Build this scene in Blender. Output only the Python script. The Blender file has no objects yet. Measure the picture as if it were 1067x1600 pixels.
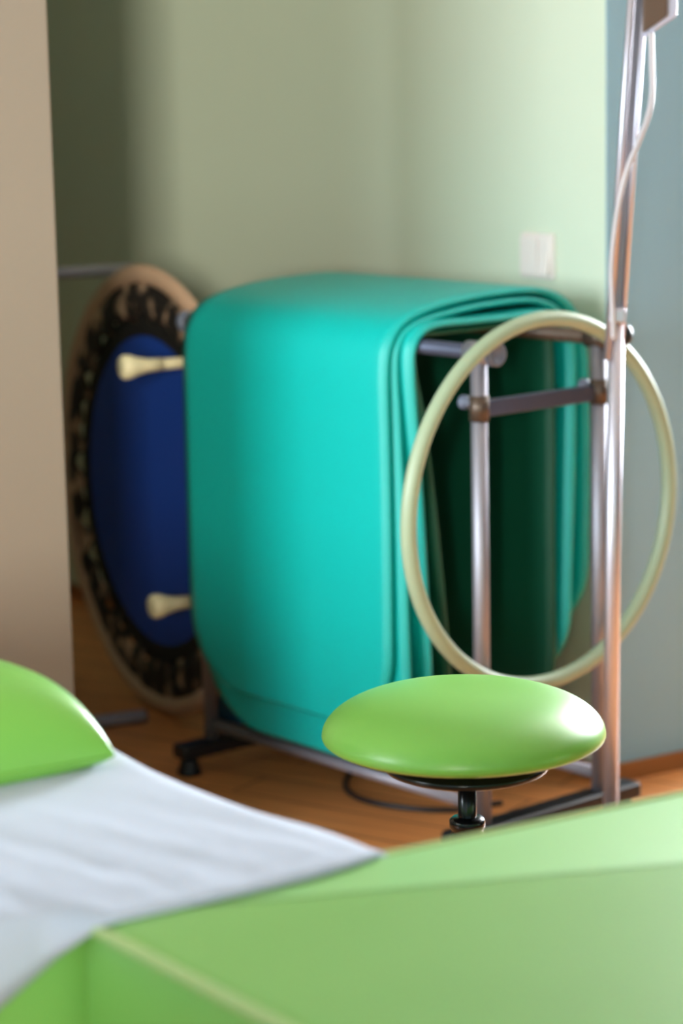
import bpy, bmesh, math, random
from mathutils import Vector, Matrix
random.seed(4)
PI = math.pi
sc = bpy.context.scene

# ------------------------------------------------------------------ camera
PITCH, ROLL, EYE = math.radians(10.3), 0.020, 1.55
fwd = Vector((0, math.cos(PITCH), -math.sin(PITCH)))
r0 = Vector((1, 0, 0)); u0 = r0.cross(fwd)
right = r0 * math.cos(ROLL) - u0 * math.sin(ROLL)
up = u0 * math.cos(ROLL) + r0 * math.sin(ROLL)
cd = bpy.data.cameras.new('camera')
cam = bpy.data.objects.new('camera', cd)
sc.collection.objects.link(cam)
m = Matrix((right, up, -fwd)).transposed().to_4x4()
m.translation = (0, 0, EYE)
cam.matrix_world = m
cd.sensor_fit = 'VERTICAL'; cd.sensor_height = 36; cd.sensor_width = 24
cd.lens = 85
cd.clip_start = 0.05
cd.dof.use_dof = True
cd.dof.focus_distance = 3.65
cd.dof.aperture_fstop = 2.5
sc.camera = cam

# ------------------------------------------------------------------ world, light, exposure
w = bpy.data.worlds.new('world'); sc.world = w; w.use_nodes = True
bg = w.node_tree.nodes['Background']
bg.inputs[0].default_value = (0.86, 0.93, 1.0, 1)
bg.inputs[1].default_value = 0.02

def area(name, loc, target, sx, sy, power, col):
    l = bpy.data.lights.new(name, 'AREA'); l.shape = 'RECTANGLE'
    l.size, l.size_y, l.energy, l.color = sx, sy, power, col
    o = bpy.data.objects.new(name, l); sc.collection.objects.link(o)
    o.location = loc
    o.rotation_euler = (Vector(target) - Vector(loc)).to_track_quat('-Z', 'Y').to_euler()
    return o
area('window_light_behind', (-0.72, -6.0, 2.15), (-0.3, 5, 1.1), 0.95, 1.7, 830, (1.0, 0.94, 0.80))
area('window_light_left', (-4.2, 1.05, 1.85), (0.2, 4.9, 0.9), 2.7, 1.7, 250, (0.84, 0.94, 1.0))
area('window_light_bay', (3.2, 8.0, 1.95), (0.4, 2.6, 0.7), 1.7, 1.6, 680, (0.88, 0.94, 1.0))

vs = sc.view_settings
vs.view_transform = 'Standard'; vs.look = 'None'; vs.gamma = 1; vs.use_curve_mapping = False
vs.exposure = 0.55
sc.cycles.use_denoising = True
sc.cycles.max_bounces = 8

# ------------------------------------------------------------------ materials
def srgb(r, g, b):
    f = lambda c: (c / 12.92 if c <= .04045 else ((c + .055) / 1.055) ** 2.4)
    return (f(r / 255), f(g / 255), f(b / 255), 1)

def mat(name, col, rough=0.5, metal=0.0, spec=0.5, bump=None, mix=None, coat=0.0):
    """bump=(kind, scale, strength, distance); mix=(colour, noise scale, amount)"""
    M = bpy.data.materials.new(name); M.use_nodes = True
    nt = M.node_tree; b = nt.nodes['Principled BSDF']
    b.inputs['Base Color'].default_value = col
    b.inputs['Roughness'].default_value = rough
    b.inputs['Metallic'].default_value = metal
    b.inputs['Specular IOR Level'].default_value = spec
    b.inputs['Coat Weight'].default_value = coat
    b.inputs['Coat Roughness'].default_value = 0.5
    tc = nt.nodes.new('ShaderNodeTexCoord')
    if mix:
        n = nt.nodes.new('ShaderNodeTexNoise'); n.inputs['Scale'].default_value = mix[1]
        n.inputs['Detail'].default_value = 4
        nt.links.new(tc.outputs['Object'], n.inputs['Vector'])
        x = nt.nodes.new('ShaderNodeMix'); x.data_type = 'RGBA'
        x.inputs[6].default_value = col; x.inputs[7].default_value = mix[0]
        mr = nt.nodes.new('ShaderNodeMapRange')
        mr.inputs[1].default_value = 0.35 if mix[2] < .8 else .5; mr.inputs[2].default_value = 0.65
        mr.inputs[4].default_value = mix[2]
        nt.links.new(n.outputs['Fac'], mr.inputs[0]); nt.links.new(mr.outputs[0], x.inputs[0])
        nt.links.new(x.outputs[2], b.inputs['Base Color'])
    if bump:
        kind, scale, st, dist = bump
        if kind == 'noise':
            t = nt.nodes.new('ShaderNodeTexNoise'); t.inputs['Scale'].default_value = scale
            t.inputs['Detail'].default_value = 3
        else:
            t = nt.nodes.new('ShaderNodeTexWave'); t.wave_type = 'BANDS'; t.bands_direction = kind
            t.inputs['Scale'].default_value = scale
        nt.links.new(tc.outputs['Object'], t.inputs['Vector'])
        bp = nt.nodes.new('ShaderNodeBump'); bp.inputs['Strength'].default_value = st
        bp.inputs['Distance'].default_value = dist
        nt.links.new(t.outputs['Fac'], bp.inputs['Height']); nt.links.new(bp.outputs[0], b.inputs['Normal'])
    return M

M = {}
M['wall'] = mat('painted_wall', srgb(206, 217, 196), 0.75, bump=('noise', 90, .12, .002))
M['bay'] = mat('shade_tinted_wall', srgb(142, 184, 204), 0.75, bump=('noise', 90, .12, .002))  # return wall's cool shade put into its paint colour
M['ceiling'] = mat('ceiling_paint', srgb(225, 225, 218), 0.8)
M['beige'] = mat('beige_laminate', srgb(136, 127, 115), 0.5, bump=('noise', 120, .06, .001))
M['beige_dark'] = mat('beige_edge_strip', srgb(170, 150, 125), 0.5)
M['leather'] = mat('green_vinyl', srgb(122, 190, 84), 0.42, spec=0.5, bump=('noise', 260, .10, .001), mix=(srgb(130, 196, 92), 5, .5), coat=1.0)
M['leather_seat'] = mat('green_seat_vinyl', srgb(117, 180, 76), 0.34, spec=0.55, bump=('noise', 300, .06, .001))
M['rim_tube'] = mat('green_edge_highlight', srgb(178, 206, 136), 0.35)  # lighter green paints in the couch edge highlight
M['sheet'] = mat('white_cotton', srgb(189, 199, 216), 0.85, spec=0.2, bump=('noise', 420, .15, .001))
M['teal'] = mat('teal_foam', (0.0008, 0.42, 0.385, 1), 0.40, spec=0.5, bump=('Z', 95, .22, .001))
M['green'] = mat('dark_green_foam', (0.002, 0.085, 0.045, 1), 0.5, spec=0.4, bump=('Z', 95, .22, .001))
M['steel'] = mat('brushed_steel', (0.36, 0.355, 0.41, 1), 0.48, 0.75)
M['chrome'] = mat('satin_aluminium', (0.62, 0.61, 0.70, 1), 0.40, 0.8)
M['grey_tube'] = mat('grey_painted_tube', srgb(150, 146, 158), 0.4, 0.3)
M['dull'] = mat('dark_slate_metal', srgb(74, 82, 104), 0.42, 0.4)
M['bronze'] = mat('brown_clamp', srgb(92, 78, 68), 0.4, 0.5)
M['black'] = mat('black_plastic', srgb(24, 25, 32), 0.42)
M['black_gloss'] = mat('black_gloss_metal', srgb(20, 22, 26), 0.22, 0.3)
M['cap'] = mat('grey_plastic_cap', srgb(104, 112, 132), 0.4)
M['hoop'] = mat('pale_green_plastic', srgb(160, 178, 148), 0.38, bump=('noise', 60, .03, .001))
M['blue'] = mat('blue_woven_mesh', srgb(10, 62, 158), 0.6, bump=('noise', 500, .2, .001))
M['pad'] = mat('beige_pad_cover', srgb(200, 166, 140), 0.6)
M['ruffle'] = mat('dark_ruffled_cover', srgb(26, 20, 18), 0.7, mix=(srgb(206, 172, 144), 17, .85))
M['band'] = mat('black_elastic', srgb(9, 8, 9), 0.75)
M['rubber'] = mat('cream_rubber', srgb(232, 222, 182), 0.5)
M['white_plastic'] = mat('white_plastic', srgb(228, 218, 214), 0.28)
M['box_white'] = mat('pale_housing', srgb(206, 206, 226), 0.4)
M['box_shade'] = mat('box_shaded_face', srgb(104, 82, 66), 0.5)
M['cable'] = mat('pale_grey_cable', srgb(205, 200, 205), 0.35)
M['blue_foam'] = mat('blue_foam', srgb(20, 100, 150), 0.5)
M['skirting'] = mat('wood_skirting', srgb(150, 98, 52), 0.45)

def wood_floor():
    W = bpy.data.materials.new('wood_floor'); W.use_nodes = True
    nt = W.node_tree; b = nt.nodes['Principled BSDF']
    tc = nt.nodes.new('ShaderNodeTexCoord'); mp = nt.nodes.new('ShaderNodeMapping')
    mp.inputs['Rotation'].default_value = (0, 0, math.radians(33))
    nt.links.new(tc.outputs['Object'], mp.inputs[0])
    br = nt.nodes.new('ShaderNodeTexBrick')
    br.inputs['Color1'].default_value = srgb(224, 152, 92)
    br.inputs['Color2'].default_value = srgb(208, 138, 82)
    br.inputs['Mortar'].default_value = srgb(96, 58, 28)
    br.inputs['Scale'].default_value = 1.0
    br.inputs['Brick Width'].default_value = 1.2; br.inputs['Row Height'].default_value = 0.13
    br.inputs['Mortar Size'].default_value = 0.0025
    nt.links.new(mp.outputs[0], br.inputs['Vector'])
    m2 = nt.nodes.new('ShaderNodeMapping'); m2.inputs['Scale'].default_value = (2, 30, 1)
    nt.links.new(mp.outputs[0], m2.inputs[0])
    n = nt.nodes.new('ShaderNodeTexNoise'); n.inputs['Scale'].default_value = 1.6; n.inputs['Detail'].default_value = 6
    nt.links.new(m2.outputs[0], n.inputs['Vector'])
    x = nt.nodes.new('ShaderNodeMix'); x.data_type = 'RGBA'; x.blend_type = 'MULTIPLY'
    x.inputs[0].default_value = 0.55
    cr = nt.nodes.new('ShaderNodeValToRGB')
    cr.color_ramp.elements[0].position = .3; cr.color_ramp.elements[0].color = (.74, .70, .66, 1)
    cr.color_ramp.elements[1].position = .7; cr.color_ramp.elements[1].color = (1.25, 1.22, 1.18, 1)
    nt.links.new(n.outputs['Fac'], cr.inputs[0])
    nt.links.new(br.outputs['Color'], x.inputs[6]); nt.links.new(cr.outputs[0], x.inputs[7])
    nt.links.new(x.outputs[2], b.inputs['Base Color'])
    b.inputs['Roughness'].default_value = 0.38
    return W
M['floor'] = wood_floor()

# ------------------------------------------------------------------ mesh helpers (world coordinates)
ORG = {}
def tag(o, label=None, cat=None, group=None, kind=None):
    if label: o['label'] = label
    if cat: o['category'] = cat
    if group: o['group'] = group
    if kind: o['kind'] = kind
    return o

def empty(name, loc, label, cat, group=None):
    o = bpy.data.objects.new(name, None); sc.collection.objects.link(o)
    o.location = loc; o.empty_display_size = .1
    ORG[o.name] = Vector(loc)
    return tag(o, label, cat, group)

def obj(name, bm, material, parent=None, base=None, smooth=True, sub=0, bevel=0):
    """link a bmesh built in world coordinates as one object; its origin is the parent's or base"""
    org = ORG[parent.name] if parent else Vector(base or (0, 0, 0))
    bmesh.ops.recalc_face_normals(bm, faces=bm.faces)
    bmesh.ops.translate(bm, verts=bm.verts, vec=-org)
    me = bpy.data.meshes.new(name); bm.to_mesh(me); bm.free()
    for p in me.polygons: p.use_smooth = smooth
    o = bpy.data.objects.new(name, me); sc.collection.objects.link(o)
    me.materials.append(material)
    if parent: o.parent = parent
    else: o.location = org
    ORG[o.name] = org
    if bevel:
        b = o.modifiers.new('bevel', 'BEVEL'); b.width = bevel; b.segments = 3; b.limit_method = 'ANGLE'
        b.harden_normals = False
    if sub:
        s = o.modifiers.new('sub', 'SUBSURF'); s.levels = sub; s.render_levels = sub
    return o

def box(bm, c, size, X=Vector((1, 0, 0)), Y=Vector((0, 1, 0)), Z=Vector((0, 0, 1))):
    c = Vector(c); a, b, d = [s / 2 for s in size]
    vs_ = [bm.verts.new(c + X * (i * a) + Y * (j * b) + Z * (k * d)) for i in (-1, 1) for j in (-1, 1) for k in (-1, 1)]
    for f in ((0, 1, 3, 2), (4, 6, 7, 5), (0, 4, 5, 1), (2, 3, 7, 6), (0, 2, 6, 4), (1, 5, 7, 3)):
        bm.faces.new([vs_[i] for i in f])
    return bm

def catmull(pts, n):
    pts = [Vector(p) for p in pts]
    P = [pts[0] * 2 - pts[1]] + pts + [pts[-1] * 2 - pts[-2]]
    out = []
    for i in range(1, len(P) - 2):
        p0, p1, p2, p3 = P[i - 1:i + 3]
        for k in range(n):
            t = k / n
            out.append(0.5 * ((2 * p1) + (p2 - p0) * t + (2 * p0 - 5 * p1 + 4 * p2 - p3) * t * t + (3 * p1 - p0 - 3 * p2 + p3) * t ** 3))
    out.append(P[-2]); return out

def tube(bm, pts, r, seg=16, closed=False):
    pts = [Vector(p) for p in pts]; n = len(pts)
    rad = r if isinstance(r, (list, tuple)) else [r] * n
    T = []
    for i in range(n):
        if closed: t = pts[(i + 1) % n] - pts[i - 1]
        else: t = pts[min(i + 1, n - 1)] - pts[max(i - 1, 0)]
        T.append(t.normalized())
    N = T[0].cross(Vector((0, 0, 1)))
    if N.length < .1: N = T[0].cross(Vector((1, 0, 0)))
    N.normalize(); rings = []
    for i in range(n):
        N = (N - T[i] * N.dot(T[i])).normalized(); B = T[i].cross(N)
        rings.append([bm.verts.new(pts[i] + (N * math.cos(2 * PI * k / seg) + B * math.sin(2 * PI * k / seg)) * rad[i]) for k in range(seg)])
    for i in range(n if closed else n - 1):
        a, b = rings[i], rings[(i + 1) % n]
        for k in range(seg): bm.faces.new((a[k], a[(k + 1) % seg], b[(k + 1) % seg], b[k]))
    if not closed:
        bm.faces.new(rings[0]); bm.faces.new(rings[-1][::-1])
    return bm

def lathe(bm, prof, c, axis=Vector((0, 0, 1)), seg=40, closed=False):
    """prof = [(radius, height along axis)]"""
    c = Vector(c); axis = axis.normalized()
    A = axis.cross(Vector((0, 0, 1)))
    if A.length < .1: A = Vector((1, 0, 0))
    A.normalize(); B = axis.cross(A); rings = []
    for r, h in prof:
        if r < 1e-6: rings.append([bm.verts.new(c + axis * h)])
        else: rings.append([bm.verts.new(c + axis * h + (A * math.cos(2 * PI * k / seg) + B * math.sin(2 * PI * k / seg)) * r) for k in range(seg)])
    prs = list(zip(rings, rings[1:])) + ([(rings[-1], rings[0])] if closed else [])
    for a, b in prs:
        for k in range(seg):
            k2 = (k + 1) % seg
            if len(a) == 1 and len(b) == 1: continue
            if len(a) == 1: bm.faces.new((a[0], b[k], b[k2]))
            elif len(b) == 1: bm.faces.new((a[k], a[k2], b[0]))
            else: bm.faces.new((a[k], a[k2], b[k2], b[k]))
    if not closed:
        if len(rings[0]) > 1: bm.faces.new(rings[0])
        if len(rings[-1]) > 1: bm.faces.new(rings[-1][::-1])
    return bm

def B_(): return bmesh.new()
def az(d): return Vector((math.sin(math.radians(d)), math.cos(math.radians(d)), 0))
UP = Vector((0, 0, 1))

# ------------------------------------------------------------------ the room
CN = Vector((0.57, 5.13, 0))                       # outside corner of the two walls
WL, WR = az(-34), az(59)                           # along the back wall (to the left), along the return (to the right)
WNL = az(-34 - 90); WNR = az(59 + 90)              # their faces look this way
b = B_(); box(b, (0, 3.5, -.05), (9, 13, .1)); tag(obj('floor', b, M['floor'], smooth=False), kind='structure')
b = B_(); box(b, (0, 3.5, 2.85), (9, 13, .1)); tag(obj('ceiling', b, M['ceiling'], smooth=False), kind='structure')
b = B_(); box(b, CN + WL * 2.1 - WNL * .1 + UP * 1.4, (4.2, .2, 2.8), WL, WNL); tag(obj('wall_back', b, M['wall'], smooth=False), kind='structure')
b = B_(); box(b, CN + WR * .30 - WNR * .097 + UP * 1.4, (.60, .2, 2.8), WR, WNR); tag(obj('wall_right', b, M['bay'], smooth=False), kind='structure')
b = B_(); box(b, CN + WL * 2.1 + WNL * .005 + UP * .02, (4.2, .012, .04), WL, WNL); tag(obj('baseboard_back', b, M['skirting'], smooth=False), kind='structure')
b = B_(); box(b, CN + WR * .3 + WNR * .008 + UP * .02, (.6, .012, .04), WR, WNR); tag(obj('baseboard_right', b, M['skirting'], smooth=False), kind='structure')

# unseen walls added to block window light: behind camera, beyond the cabinet, at left
b = B_(); box(b, (-2.35, -1.2, .65), (4, .15, 1.30)); box(b, (1.825, -1.2, 1.4), (4.35, .15, 2.8)); tag(obj('wall_front_blocker', b, M['bay'], smooth=False), kind='structure')
b = B_(); box(b, Vector((-1.20, 4.86, 1.4)) + WL * 1.75, (3.5, .12, 2.8), WL, WNL); tag(obj('wall_alcove_blocker', b, M['wall'], smooth=False), kind='structure')
b = B_(); box(b, (-1.55, .55, 1.4), (.15, 3.5, 2.8)); tag(obj('wall_left_blocker', b, M['bay'], smooth=False), kind='structure')

# unseen sill wall added to keep right window light off the floor
bw = Vector((3.2, 8.0, 0)) - Vector((2.8, 5.4, 0)).normalized() * 1.3
b = B_(); box(b, bw + UP * .56, (3.2, .15, 1.12), Vector((5.4, -2.8, 0)).normalized(), Vector((2.8, 5.4, 0)).normalized()); tag(obj('wall_bay_blocker', b, M['ceiling'], smooth=False), kind='structure')

# wall switch
sw = Vector((0.446, 5.314, 1.146))
k_ = (sw - CN).dot(WL); sw = CN + WL * k_ + UP * 1.146
t = empty('light_switch', sw, 'small white two-part switch plate on the pale green wall above the mats', 'light switch')
b = B_(); box(b, sw + WNL * .005, (.112, .010, .100), WL, WNL); obj('plate', b, M['white_plastic'], t, smooth=False, bevel=.004)
b = B_(); box(b, sw + WL * .022 + WNL * .013, (.058, .008, .084), WL, WNL); obj('rocker', b, M['white_plastic'], t, smooth=False, bevel=.003)
b = B_(); box(b, sw - WL * .031 + WNL * .013, (.036, .008, .084), WL, (WNL + UP * .12).normalized(), (UP - WNL * .12).normalized()); obj('rocker', b, M['white_plastic'], t, smooth=False, bevel=.003)

# ------------------------------------------------------------------ tall beige cabinet at the left
E0 = Vector((-0.529, 4.6, 0)); CX, CY = az(-124), az(-34)    # along its front (leftwards, nearer), into its depth
t = empty('cabinet', E0 + CX * .5 + CY * .25, 'tall plain beige cabinet at the left edge with its side towards the room', 'cabinet')
b = B_(); box(b, E0 + CX * .5 + CY * .25 + UP * 1.13, (1.0, .5, 2.10), CX, CY); obj('body', b, M['beige'], t, smooth=False, bevel=.004)
b = B_(); box(b, E0 + CX * .5 + CY * .27 + UP * .04, (.94, .44, .08), CX, CY); obj('plinth', b, M['beige_dark'], t, smooth=False)
b = B_(); box(b, E0 + CX * .5 + CY * .25 + UP * 2.19, (1.02, .52, .022), CX, CY); obj('top_panel', b, M['beige_dark'], t, smooth=False, bevel=.003)

# ------------------------------------------------------------------ treatment couches
CW, CL = az(60.2), az(-36.4)       # along the bare couch, along the sheeted couch
def rounded_slab(poly, z0, z1, r):
    """a padded slab: polygon outline with a softly rounded top and bottom rim"""
    b = B_(); n = len(poly)
    cen = sum(poly, Vector((0, 0, 0))) / n
    def ring(ins, z):
        out = []
        for i in range(n):
            p0, p1, p2 = poly[i - 1], poly[i], poly[(i + 1) % n]
            e1 = (p1 - p0).normalized(); e2 = (p2 - p1).normalized()
            n1 = Vector((-e1.y, e1.x, 0)); n2 = Vector((-e2.y, e2.x, 0))
            bis = (n1 + n2); bis = bis / max(.3, bis.dot(n1))
            q = p1 + bis * ins
            out.append(b.verts.new((q.x, q.y, z)))
        return out
    rings = []
    for k in range(6):
        a = k / 5 * PI / 2
        rings.append(ring(r * (1 - math.sin(a)), z0 + r * (1 - math.cos(a))))
    for k in range(6):
        a = k / 5 * PI / 2
        rings.append(ring(r * (1 - math.cos(a)), z1 - r * (1 - math.sin(a))))
    for a, c in zip(rings, rings[1:]):
        for i in range(n): b.faces.new((a[i], a[(i + 1) % n], c[(i + 1) % n], c[i]))
    b.faces.new(rings[0][::-1]); b.faces.new(rings[-1])
    return b
def ccw(poly):
    s = sum(poly[i - 1].x * poly[i].y - poly[i].x * poly[i - 1].y for i in range(len(poly)))
    return poly if s > 0 else poly[::-1]
def round_corners(poly, r, n=5):
    out = []
    for i in range(len(poly)):
        p0, p1, p2 = poly[i - 1], poly[i], poly[(i + 1) % len(poly)]
        d1 = (p0 - p1).normalized(); d2 = (p2 - p1).normalized()
        if d1.dot(d2) < -.93: out.append(p1); continue
        a, c = p1 + d1 * r, p1 + d2 * r
        for k in range(n + 1):
            s = k / n; out.append(a * (1 - s) ** 2 + p1 * 2 * s * (1 - s) + c * s * s)
    return out

HT = .75
BC = Vector((-0.264, 2.243, 0))                    # corner of the bare couch
def couch(name, label, poly, cen, axx, ayy, lx, ly):
    t = empty(name, Vector((cen.x, cen.y, 0)), label, 'treatment couch')
    obj('upholstery', rounded_slab(round_corners(ccw(poly), .018), HT - .16, HT, .016), M['leather'], t)
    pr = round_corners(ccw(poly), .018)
    b = B_(); tube(b, [Vector((p.x, p.y, HT - .006)) for p in pr], .0065, 10, closed=True); obj('rim_tube', b, M['rim_tube'], t)  # tube along the rim, added as a painted edge highlight
    b = B_(); box(b, Vector((cen.x, cen.y, HT - .185)), (lx - .12, ly - .12, .05), axx, ayy); obj('frame', b, M['dull'], t, smooth=False, bevel=.006)
    for i in (-1, 1):
        for j in (-1, 1):
            q = cen + axx * (i * (lx / 2 - .12)) + ayy * (j * (ly / 2 - .12))
            b = B_(); tube(b, [Vector((q.x, q.y, .0)), Vector((q.x, q.y, HT - .2))], .022); obj('leg', b, M['dull'], t)
    return t
polyB = [BC, BC + CW * 1.9, BC + CW * 1.9 - CL * .66, BC - CL * .66]
couch('treatment_couch', 'bare green vinyl treatment couch in the foreground, right of the sheeted one', polyB, BC + CW * .95 - CL * .33, CW, CL, 1.9, .66)

# sheeted couch: its far long edge has a shallow waist
AP = Vector((0.045, 2.378, 0)) + CL * .045           # far end corner, against the bare couch
def afar(s):                                        # inset of the far edge at distance s along CL
    x = min(max(s, 0), .62)
    return -.026 * math.sin(PI * min(1, x / .56)) ** 1.4 if x < .56 else 0
A_END = BC + CL * .018
d_end = (AP - BC).dot(CW)
def apt(u, s): return A_END + CW * u + CL * s       # u across, s along
WA = .66
UF = d_end
polyA = [apt(UF + afar(s), s) for s in [0, .08, .16, .24, .32, .40, .48, .56]] + [apt(UF, 1.7), apt(UF - WA, 1.7), apt(UF - WA, 0)]
couch('treatment_couch', 'green vinyl treatment couch almost hidden under a white sheet, with a cushion on it', polyA, apt(UF - WA / 2, .85), CW, CL, WA, 1.7)

# the sheet: top, a short fall over the far edge, and an end that laps onto the bare couch and hangs beside its corner
def sheet():
    b = B_(); rnd = random.Random(3)
    us = [UF - WA + .0 + i * .022 for i in range(int(WA / .022) + 1)]
    us = [u for u in us if u < UF - .012]
    nS = 70; rows = []
    def wrinkle(u, s):
        a = math.exp(-((s - .05) / .20) ** 2) * (.35 + .65 * min(1, max(0, (UF - u) / .2)))
        v = u + .13 * s
        return a * (.0032 * math.sin(v * 150 + 2 * math.sin(s * 7)) + .0024 * math.sin(v * 93 + s * 9 + 1.3)) + .0008 * math.sin(u * 31 + s * 17)
    def lap(u):                                     # how far past the couch end the hem lies
        x = max(0, min(1, u / UF))
        return .062 - .012 * x - .02 * x ** 6
    cols = []
    for u in us + [UF]:
        col = []
        edge = (u == UF)
        for k in range(nS + 1):
            s = 1.66 - 1.66 * (k / nS) ** .8
            uu = u + afar(s) * max(0, min(1, (u - UF + .3) / .3))
            p = apt(uu, s); z = HT + .004 + max(-.002, wrinkle(u, s)) + .0025
            col.append(Vector((p.x, p.y, z)))
        if u >= 0:                                  # lies on the bare couch
            L_ = lap(u)
            for k in range(1, 5):
                q = apt(u, -L_ * k / 4); col.append(Vector((q.x, q.y, HT + .0055 + max(-.001, wrinkle(u, 0)) * (1 - k / 5))))
            q = apt(u, -L_ - .002); col.append(Vector((q.x, q.y, HT + .001)))
        else:                                       # hangs down the couch end
            h = .030 + .62 * min(-u, .09) + .25 * max(0, -u - .09)
            for k, (o, d) in enumerate(((.006, .001), (.012, .006), (.014, .4 * h), (.016, .7 * h), (.017, h))):
                q = apt(u, -o); col.append(Vector((q.x, q.y, HT + .005 - d)))
        cols.append(col)
    # the fall over the far edge
    for o, d in ((.005, .003), (.009, .012), (.011, .05), (.013, .10)):
        col = []
        for k in range(nS + 1):
            s = 1.66 - 1.66 * (k / nS) ** .8
            p = apt(UF + afar(s) + o, s); col.append(Vector((p.x, p.y, HT + .0055 - d)))
        for k in range(1, 5):
            q = apt(UF + o, -lap(UF) * k / 4 * (1 - d)); col.append(Vector((q.x, q.y, HT + .0055 - (d if d < .02 else .006))))
        col.append(col[-1] - UP * .003)
        cols.append(col)
    V = [[b.verts.new(p) for p in col] for col in cols]
    for a, c in zip(V, V[1:]):
        for i in range(len(a) - 1): b.faces.new((a[i], a[i + 1], c[i + 1], c[i]))
    return b
o = obj('bed_sheet', sheet(), M['sheet'], base=apt(UF / 2, .8) + UP * HT)
s_ = o.modifiers.new('thick', 'SOLIDIFY'); s_.thickness = .0016; s_.offset = 1
tag(o, 'white cotton sheet with fine creases spread over the couch on the left', 'bed sheet')

# cushion on the sheet
def cushion(c, X, Y, a, bb, h, n=56):
    b = B_(); V = []
    for i in range(n + 1):
        row = []
        for j in range(n + 1):
            x = -1 + 2 * i / n; y = -1 + 2 * j / n
            x = math.sin(x * PI / 2); y = math.sin(y * PI / 2)
            f = max(0, (1 - abs(x) ** 4)) ** .38 * max(0, (1 - abs(y) ** 3)) ** .5
            row.append((x, y, f))
        V.append(row)
    top, bot = {}, {}
    for i in range(n + 1):
        for j in range(n + 1):
            x, y, f = V[i][j]
            sx = 1 - .05 * (1 - y * y) * abs(x) ; sy = 1 - .05 * (1 - x * x) * abs(y)
            p = c + X * (x * a * 1) + Y * (y * bb * 1)
            edge = i in (0, n) or j in (0, n)
            top[i, j] = b.verts.new(p + UP * (.016 + h * f))
            bot[i, j] = top[i, j] if edge else b.verts.new(p + UP * (.016 - .016 * min(1, f * 2.2)))
    for i in range(n):
        for j in range(n):
            q = [(i, j), (i + 1, j), (i + 1, j + 1), (i, j + 1)]
            b.faces.new([top[k] for k in q])
            b.faces.new([bot[k] for k in q][::-1])
    return b
PC = Vector((-.292, 2.772, 0)) - CW * .236 + CL * .076
pc = Vector((PC.x, PC.y, HT + .006))
t = empty('cushion', pc, 'plump glossy green vinyl cushion resting on the white sheet at the left', 'cushion')
obj('cover', cushion(pc, CW, CL, .225, .13, .108), M['leather_seat'], t)
ring = [pc + UP * .016 + CW * x + CL * y for x, y in ((-.226, -.131), (.226, -.131), (.226, .131), (-.226, .131))]
b = B_(); tube(b, round_corners(ring, .012, 3), .0022, 8, closed=True); obj('rim_tube', b, M['leather_seat'], t)

# ------------------------------------------------------------------ stool
SC = Vector((0.168, 3.344, 0)); SZ = .617
t = empty('stool', SC, 'round stool with a domed green vinyl seat on a black column', 'stool')
prof = [(0, -.024)]
for k in range(1, 13):
    a = PI / 2 * k / 12; prof.append((.203 * math.sin(a) ** .7, -.024 * math.cos(a)))
for k in range(1, 22):
    a = PI / 2 * k / 22; prof.append((.203 * math.cos(a) ** .78, .066 * math.sin(a)))
prof.append((0, .066))
b = B_(); lathe(b, prof, SC + UP * SZ, UP + Vector((.02, 0, 0)), 72); obj('seat', b, M['leather_seat'], t)
KC = SC + Vector((.004, -.005, 0))
b = B_(); lathe(b, [(0, -.052), (.108, -.052), (.117, -.048), (.119, -.043), (.116, -.039), (.10, -.026), (0, -.022)], KC + UP * SZ, UP, 56); obj('seat_plate', b, M['black_gloss'], t)
b = B_(); tube(b, [KC + UP * .40, KC + UP * (SZ - .05)], .0135, 24); obj('gas_column', b, M['black_gloss'], t)
b = B_(); lathe(b, [(0, .10), (.025, .10), (.025, .470), (.023, .473), (.023, .478), (.026, .480), (.026, .490), (.022, .494), (.014, .496), (0, .496)], KC, UP, 32); obj('sleeve', b, M['black_gloss'], t)
b = B_(); lathe(b, [(0, .07), (.05, .07), (.05, .10), (.035, .125), (0, .125)], KC, UP, 32); obj('hub', b, M['black'], t)
for k in range(5):
    d = az(k * 72 + 20)
    b = B_(); tube(b, [KC + UP * .10, KC + d * .12 + UP * .095, KC + d * .235 + UP * .068], [.02, .017, .012], 12); g = obj('leg', b, M['black'], t)
    b = B_(); lathe(b, [(0, -.012), (.024, -.012), (.026, -.006), (.026, .006), (.024, .012), (0, .012)], KC + d * .235 + UP * .027, d.cross(UP), 20); obj('caster', b, M['black'], g)

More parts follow.
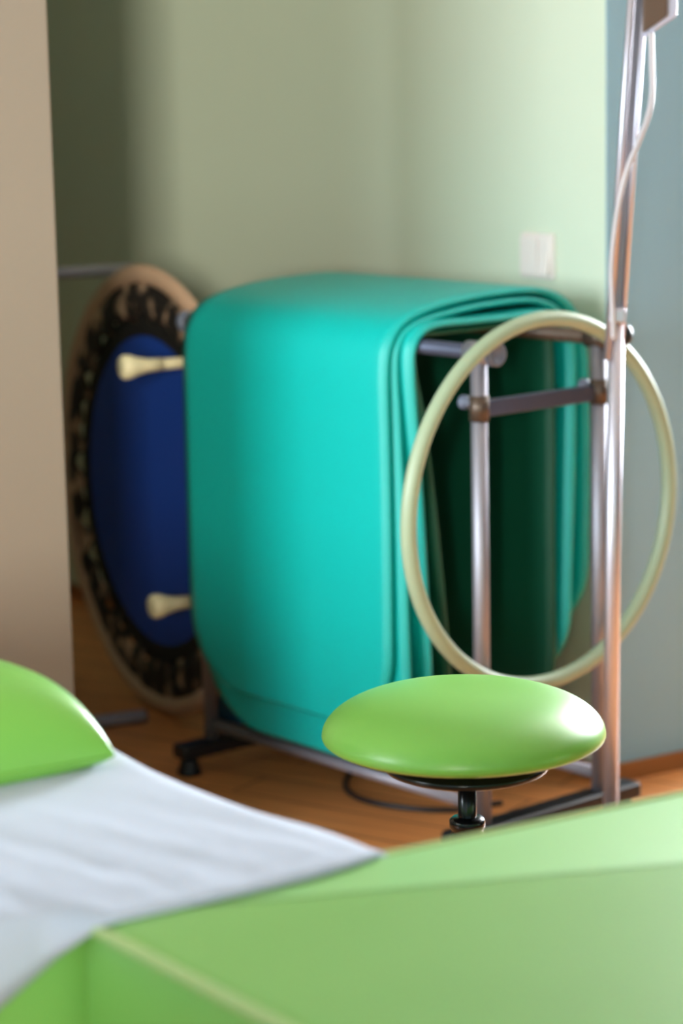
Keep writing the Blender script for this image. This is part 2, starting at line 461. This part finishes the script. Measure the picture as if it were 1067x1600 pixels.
# ------------------------------------------------------------------ mat rack
RO = Vector((.27, 4.63, 0)); RL, RW = az(-40.5), az(49.5)
def wl(s, t_, z): return RO + RL * s + RW * t_ + UP * z
rack = empty('mat_rack', wl(.44, .17, 0), 'grey steel mat rack on black feet carrying the teal mats', 'rack')
RS = .885
for s in (0, RS):
    b = B_()
    box(b, wl(s, .172, .055), (.055, .53, .034), RL, RW); g = obj('foot_bar', b, M['black'], rack, smooth=False, bevel=.008)
    for tt in (-.065, .405):
        b = B_(); lathe(b, [(0, 0), (.026, 0), (.028, .006), (.022, .022), (.017, .045), (0, .045)], wl(s, tt, 0), UP, 20); obj('rubber_foot', b, M['black'], g)
    for tt in (0, .335):
        b = B_(); tube(b, [wl(s, tt, .065), wl(s, tt, 1.0)], .0165, 20); g = obj('post', b, M['steel'], rack)
        b = B_(); tube(b, [wl(s, tt, .882), wl(s, tt, .932)], .0195, 20); obj('clamp', b, M['bronze'], g)
        if s == 0:
            b = B_(); lathe(b, [(0, 0), (.008, 0), (.008, .016), (.014, .018), (.014, .028), (.011, .031), (0, .031)], wl(s, tt, .915) + RL * .018, RL, 20); obj('clamp_knob', b, M['cap'], g)
        b = B_(); tube(b, [wl(s - .028, tt, 1.015), wl(s + .028, tt, 1.015)], .0215, 24); obj('collar', b, M['steel'] if tt == 0 else M['bronze'], g)
    b = B_(); box(b, wl(s, .167, .905), (.012, .30, .034), RL, RW); obj('cross_bar', b, M['dull'], rack, smooth=False, bevel=.004)
for tt in (0, .335):
    b = B_(); tube(b, [wl(-.04, tt, 1.015), wl(RS + .04, tt, 1.015)], .0145, 20); g = obj('top_bar', b, M['bronze'] if tt else M['dull'], rack)
    for s, d in ((-.035, -1), (RS + .035, 1)):
        b = B_(); lathe(b, [(0, 0), (.019, 0), (.024, .004), (.024, .016), (.021, .020), (.017, .020), (.016, .017), (0, .017)], wl(s, tt, 1.015), RL * d, 28); obj('end_cap', b, M['cap'] if tt == 0 else M['black'], g)
    b = B_(); tube(b, [wl(.01, tt, .105), wl(RS - .01, tt, .105)], .0125, 16); obj('lower_rail', b, M['grey_tube'], rack)

# ------------------------------------------------------------------ the four mats folded over the rack
def make_mat(prof, s_at, rad, th=.015, n=7, nS=26, wob=.004):
    """prof: (t, z) from front hem over the top to rear hem; s_at(q, z) -> (s right, s left)"""
    pts = catmull([(p[0], p[1], 0) for p in prof], n)
    P = [(p.x, p.y) for p in pts]
    # resample evenly
    cum = [0]
    for a, c in zip(P, P[1:]): cum.append(cum[-1] + math.hypot(c[0] - a[0], c[1] - a[1]))
    Ltot = cum[-1]; N = 120; Q = []
    end = [0, .006, .012, .02, .03, .042, .056, .072, .09, .11, .132, .156, .182]
    ds = end + [.182 + (Ltot - .364) * k / N for k in range(1, N)] + [Ltot - e for e in end[::-1]]
    for d in ds:
        i = max(j for j in range(len(cum)) if cum[j] <= d + 1e-9); i = min(i, len(P) - 2)
        f = (d - cum[i]) / max(1e-9, cum[i + 1] - cum[i])
        Q.append((P[i][0] + (P[i + 1][0] - P[i][0]) * f, P[i][1] + (P[i + 1][1] - P[i][1]) * f))
    b = B_(); outer, inner = [], []
    for k, (d, q) in enumerate(zip(ds, Q)):
        a, c = Q[max(0, k - 1)], Q[min(len(Q) - 1, k + 1)]
        tx, tz = c[0] - a[0], c[1] - a[1]; l = math.hypot(tx, tz); nx, nz = -tz / l, tx / l   # outward
        e = min(d, Ltot - d)
        ins = rad - math.sqrt(max(0, rad * rad - (rad - e) ** 2)) if e < rad else 0
        s0, s1 = s_at(d / Ltot)
        s0 += ins; s1 -= ins
        ro, ri = [], []
        for j in range(nS + 1):
            s = s0 + (s1 - s0) * j / nS
            wv = wob * math.sin(s * 7 + q[1] * 4)
            o_ = th / 2; edge = min(s - s0, s1 - s, e)
            if edge < .005: o_ *= .55 + .45 * max(0, edge) / .005
            ro.append(b.verts.new(wl(s, q[0] + nx * (o_ + wv), q[1] + nz * o_)))
            ri.append(b.verts.new(wl(s, q[0] + nx * (-o_ + wv), q[1] - nz * o_)))
        outer.append(ro); inner.append(ri)
    for R in (outer, inner):
        for a, c in zip(R, R[1:]):
            for j in range(nS): b.faces.new((a[j], a[j + 1], c[j + 1], c[j]))
    for k in range(len(outer) - 1):
        for j in (0, nS): b.faces.new((outer[k][j], outer[k + 1][j], inner[k + 1][j], inner[k][j]))
    for k in (0, -1):
        for j in range(nS): b.faces.new((outer[k][j], outer[k][j + 1], inner[k][j + 1], inner[k][j]))
    return b
grp = 'exercise mats folded over the rack'
specs = [
 ('outermost teal exercise mat, its broad front face with rounded corners towards the room',
  [(-.066, .225), (-.068, .45), (-.070, .70), (-.072, .88), (-.071, .97), (-.060, 1.02), (-.026, 1.058), (.035, 1.080), (.13, 1.094), (.23, 1.100), (.33, 1.100), (.40, 1.089), (.455, 1.055), (.488, 1.0), (.50, .92), (.505, .75), (.50, .55), (.49, .33)],
  lambda q: (.188, .848), .17),
 ('second teal exercise mat, its longer lower edge showing below the outermost one',
  [(-.044, .140), (-.046, .40), (-.050, .70), (-.053, .88), (-.054, .97), (-.046, 1.014), (-.019, 1.045), (.035, 1.063), (.14, 1.076), (.23, 1.081), (.33, 1.080), (.39, 1.064), (.43, 1.030), (.452, .98), (.456, .90), (.452, .70), (.436, .45), (.42, .22)],
  lambda q: (.150 + .03 * min(1, q * 2.5), .835), .19),
 ('third teal exercise mat from outside, its right edge slanting inward behind the hoop',
  [(.012, .20), (.002, .40), (-.014, .65), (-.032, .88), (-.037, .97), (-.033, 1.012), (-.014, 1.038), (.03, 1.054), (.15, 1.054), (.24, 1.054), (.33, 1.055), (.378, 1.046), (.41, 1.01), (.422, .95), (.422, .85), (.412, .60), (.402, .40), (.396, .26)],
  lambda q: (.150, .84), .15),
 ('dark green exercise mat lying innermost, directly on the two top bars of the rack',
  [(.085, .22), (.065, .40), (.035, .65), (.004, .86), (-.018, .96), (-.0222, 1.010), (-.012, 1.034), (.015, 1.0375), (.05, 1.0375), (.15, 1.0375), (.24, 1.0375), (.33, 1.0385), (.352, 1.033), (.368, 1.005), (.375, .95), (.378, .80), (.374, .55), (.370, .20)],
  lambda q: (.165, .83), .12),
]
for lab, prof, f, rad in specs:
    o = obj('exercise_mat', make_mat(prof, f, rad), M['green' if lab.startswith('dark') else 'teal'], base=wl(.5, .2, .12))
    tag(o, lab, 'exercise mat', grp)

# ------------------------------------------------------------------ hoop hung on the rack's bar ends
HC = wl(-.052, .126, .711)
b = B_()
pts = [HC + (RW * math.cos(2 * PI * k / 120) + UP * math.sin(2 * PI * k / 120)) * .362 + RL * (.004 * math.sin(4 * PI * k / 120)) for k in range(120)]
tube(b, pts, .0155, 16, closed=True)
hoop = tag(obj('hula_hoop', b, M['hoop'], base=HC), 'pale green plastic hoop hanging on the right end of the mat rack', 'hoop')

# ------------------------------------------------------------------ trampoline on edge behind the rack
TR = 1.08
TC = Vector((-.46, 5.82, .553)); TD = az(-29); TN = az(-119)        # in its plane, towards the seen underside
t = empty('trampoline', TC - UP * .553, 'small round trampoline with a blue mat stood on edge behind the teal mats', 'trampoline')
def tp(a, r, n=0.0): return TC + (TD * math.cos(a) + UP * math.sin(a)) * (r * TR) + TN * n
def annulus(r1, r2, n0, thick, seg=120, wave=None, bulge=0.0):
    b = B_(); rows = []
    prof = [(0, 0), (.15, .6), (.35, .95), (.5, 1), (.65, .95), (.85, .6), (1, 0), (.85, -.6), (.5, -1), (.15, -.6)]
    for k in range(seg):
        a = 2 * PI * k / seg; row = []
        w_ = wave(a) if wave else 0
        for f, h in prof:
            row.append(b.verts.new(tp(a, r1 + w_ * (1 - f) + (r2 - r1) * f, n0 + thick * h + w_ * .6 * (1 - f))))
        rows.append(row)
    n = len(prof)
    for k in range(seg):
        a, c = rows[k], rows[(k + 1) % seg]
        for i in range(n): b.faces.new((a[i], a[(i + 1) % n], c[(i + 1) % n], c[i]))
    return b
obj('pad_ring', annulus(.466, .512, 0, .018), M['pad'], t)
obj('ruffled_cover', annulus(.392, .476, .006, .008, 240, lambda a: .008 * math.sin(a * 34) + .006 * math.sin(a * 21 + 1)), M['ruffle'], t)
obj('elastic_band', annulus(.345, .405, -.004, .005, 120), M['band'], t)
b = B_(); lathe(b, [(0, -.004), (.352 * TR, -.004), (.352 * TR, .004), (0, .004)], TC - TN * .004, TN, 96); obj('jump_mat', b, M['blue'], t, smooth=False)
b = B_(); tube(b, [tp(2 * PI * k / 96, .484, .0) for k in range(96)], .010, 12, closed=True); obj('frame_ring', b, M['grey_tube'], t)
for a in (PI - math.radians(46), PI + math.radians(21)):
    q = tp(a, .455, .01)
    b = B_(); tube(b, [q, q + TN * .175], .0125, 16); g = obj('leg', b, M['rubber'], t)
    b = B_(); tube(b, [tp(a - .13, .46, .016), tp(a, .455, .018), tp(a + .13, .46, .016)], .013, 12); obj('bracket', b, M['grey_tube'], g)
    b = B_(); lathe(b, [(.0145, .11), (.0155, .15), (.021, .175), (.027, .19), (.028, .205), (.024, .212), (0, .212)], q, TN, 24); obj('rubber_tip', b, M['rubber'], g)

# grey tube stand beyond the trampoline, half hidden by the cabinet
RD = az(66)
s0 = Vector((-.60, 6.22, 0))
t = empty('tube_stand', s0, 'grey tube stand with a high rail, between cabinet and trampoline', 'stand')
b = B_(); tube(b, [s0 - RD * .25 + UP * 1.062, s0 + RD * .085 + UP * 1.062], .015, 16); obj('top_rail', b, M['grey_tube'], t)
b = B_(); tube(b, [s0 - RD * .14 + UP * .02, s0 - RD * .14 + UP * 1.075], .014, 16); obj('post', b, M['grey_tube'], t)
f0 = Vector((-.60, 5.66, .018))
b = B_(); tube(b, catmull([s0 - RD * .14 + UP * .02, f0 - RD * .12 + Vector((0, .2, 0)), f0 - RD * .06, f0, f0 + RD * .125], 8), .016, 16); obj('foot_tube', b, M['grey_tube'], t)

# ------------------------------------------------------------------ pole stand at the right
PB = Vector((.520, 4.6, 0))
t = empty('pole_stand', PB, 'tall aluminium pole stand with a cable and a box near its top, at the right', 'pole stand')
b = B_(); lathe(b, [(0, 0), (.13, 0), (.135, .006), (.12, .02), (.03, .035), (0, .035)], PB, UP, 40); obj('base', b, M['black'], t)
J = PB + Vector((.012, 0, 1.10))
b = B_(); tube(b, [PB + UP * .03, PB + Vector((.004, 0, .6)), J], .0155, 24); obj('lower_pole', b, M['chrome'], t)
dirp = Vector((.038, 0, .575)).normalized(); sx = Vector((1, 0, -.066)).normalized()
Tp = J + dirp * .85
for off, r in ((-.0125, .0075), (.013, .0055)):
    b = B_(); tube(b, [J - dirp * .10 + sx * off + Vector((0, -.012 if off < 0 else -.004, 0)), Tp + sx * off + Vector((0, -.012 if off < 0 else -.004, 0))], r, 16); obj('upper_rail', b, M['chrome'], t)
b = B_(); box(b, (J - dirp * .05 + Tp) / 2, (.020, .006, (Tp - J).length + .05), sx, Vector((0, 1, 0)), dirp); obj('rail_web', b, M['grey_tube'], t, smooth=False)
b = B_(); box(b, J - dirp * .015, (.034, .040, .03), sx, Vector((0, 1, 0)), dirp); obj('sleeve', b, M['chrome'], t, smooth=False, bevel=.005)
KP = PB + Vector((.022, .012, 1.045))
b = B_(); lathe(b, [(0, 0), (.007, 0), (.007, .012), (.021, .014), (.023, .02), (.021, .028), (0, .03)], KP - Vector((.012, 0, 0)), Vector((.8, .6, 0)), 24); obj('clamp_knob', b, M['black'], t)
# box: a slanted lower edge
fr = Vector((0, -1, 0))
def prism(poly, y0, y1):
    b = B_(); a = [b.verts.new((x, y0, z)) for x, z in poly]; c = [b.verts.new((x, y1, z)) for x, z in poly]; n = len(poly)
    b.faces.new(a); b.faces.new(c[::-1])
    for i in range(n): b.faces.new((a[i], c[i], c[(i + 1) % n], a[(i + 1) % n]))
    return b
obj('control_box', prism([(.580, 1.602), (.641, 1.640), (.643, 1.80), (.584, 1.80)], 4.575, 4.625), M['box_white'], t, smooth=False, bevel=.004)
g = obj('shaded_face', prism([(.578, 1.612), (.622, 1.642), (.624, 1.795), (.580, 1.795)], 4.570, 4.600), M['box_shade'], t, smooth=False, bevel=.002)  # shaded face of the pale box, its shade painted as brown
pts = [(.592, 4.572, 1.612), (.593, 4.568, 1.56), (.593, 4.562, 1.50), (.584, 4.556, 1.455), (.566, 4.552, 1.41), (.547, 4.552, 1.365), (.532, 4.556, 1.305), (.523, 4.566, 1.236), (.519, 4.576, 1.165), (.522, 4.578, 1.09), (.524, 4.580, 1.04)]
b = B_(); tube(b, catmull(pts, 6), .0052, 12); obj('cable', b, M['cable'], t)

# ------------------------------------------------------------------ small things on the floor
b = B_(); tube(b, catmull([(.10, 5.33, .006), (.03, 5.28, .006), (0, 5.18, .006), (.004, 5.08, .006), (.05, 5.005, .006), (.14, 4.95, .006), (.23, 4.935, .006), (.33, 4.98, .006)], 8), .006, 10)
tag(obj('cable', b, M['black'], base=(.05, 5.05, 0)), 'black cable looped on the wooden floor under the rack', 'cable')
bc = Vector((-.265, 5.74, .035))
b = B_(); box(b, bc, (.16, .10, .07), RL, RW)
tag(obj('foam_block', b, M['blue_foam'], base=bc - UP * .035, smooth=False, bevel=.012), 'blue foam block on the floor behind the left end of the rack', 'foam block')
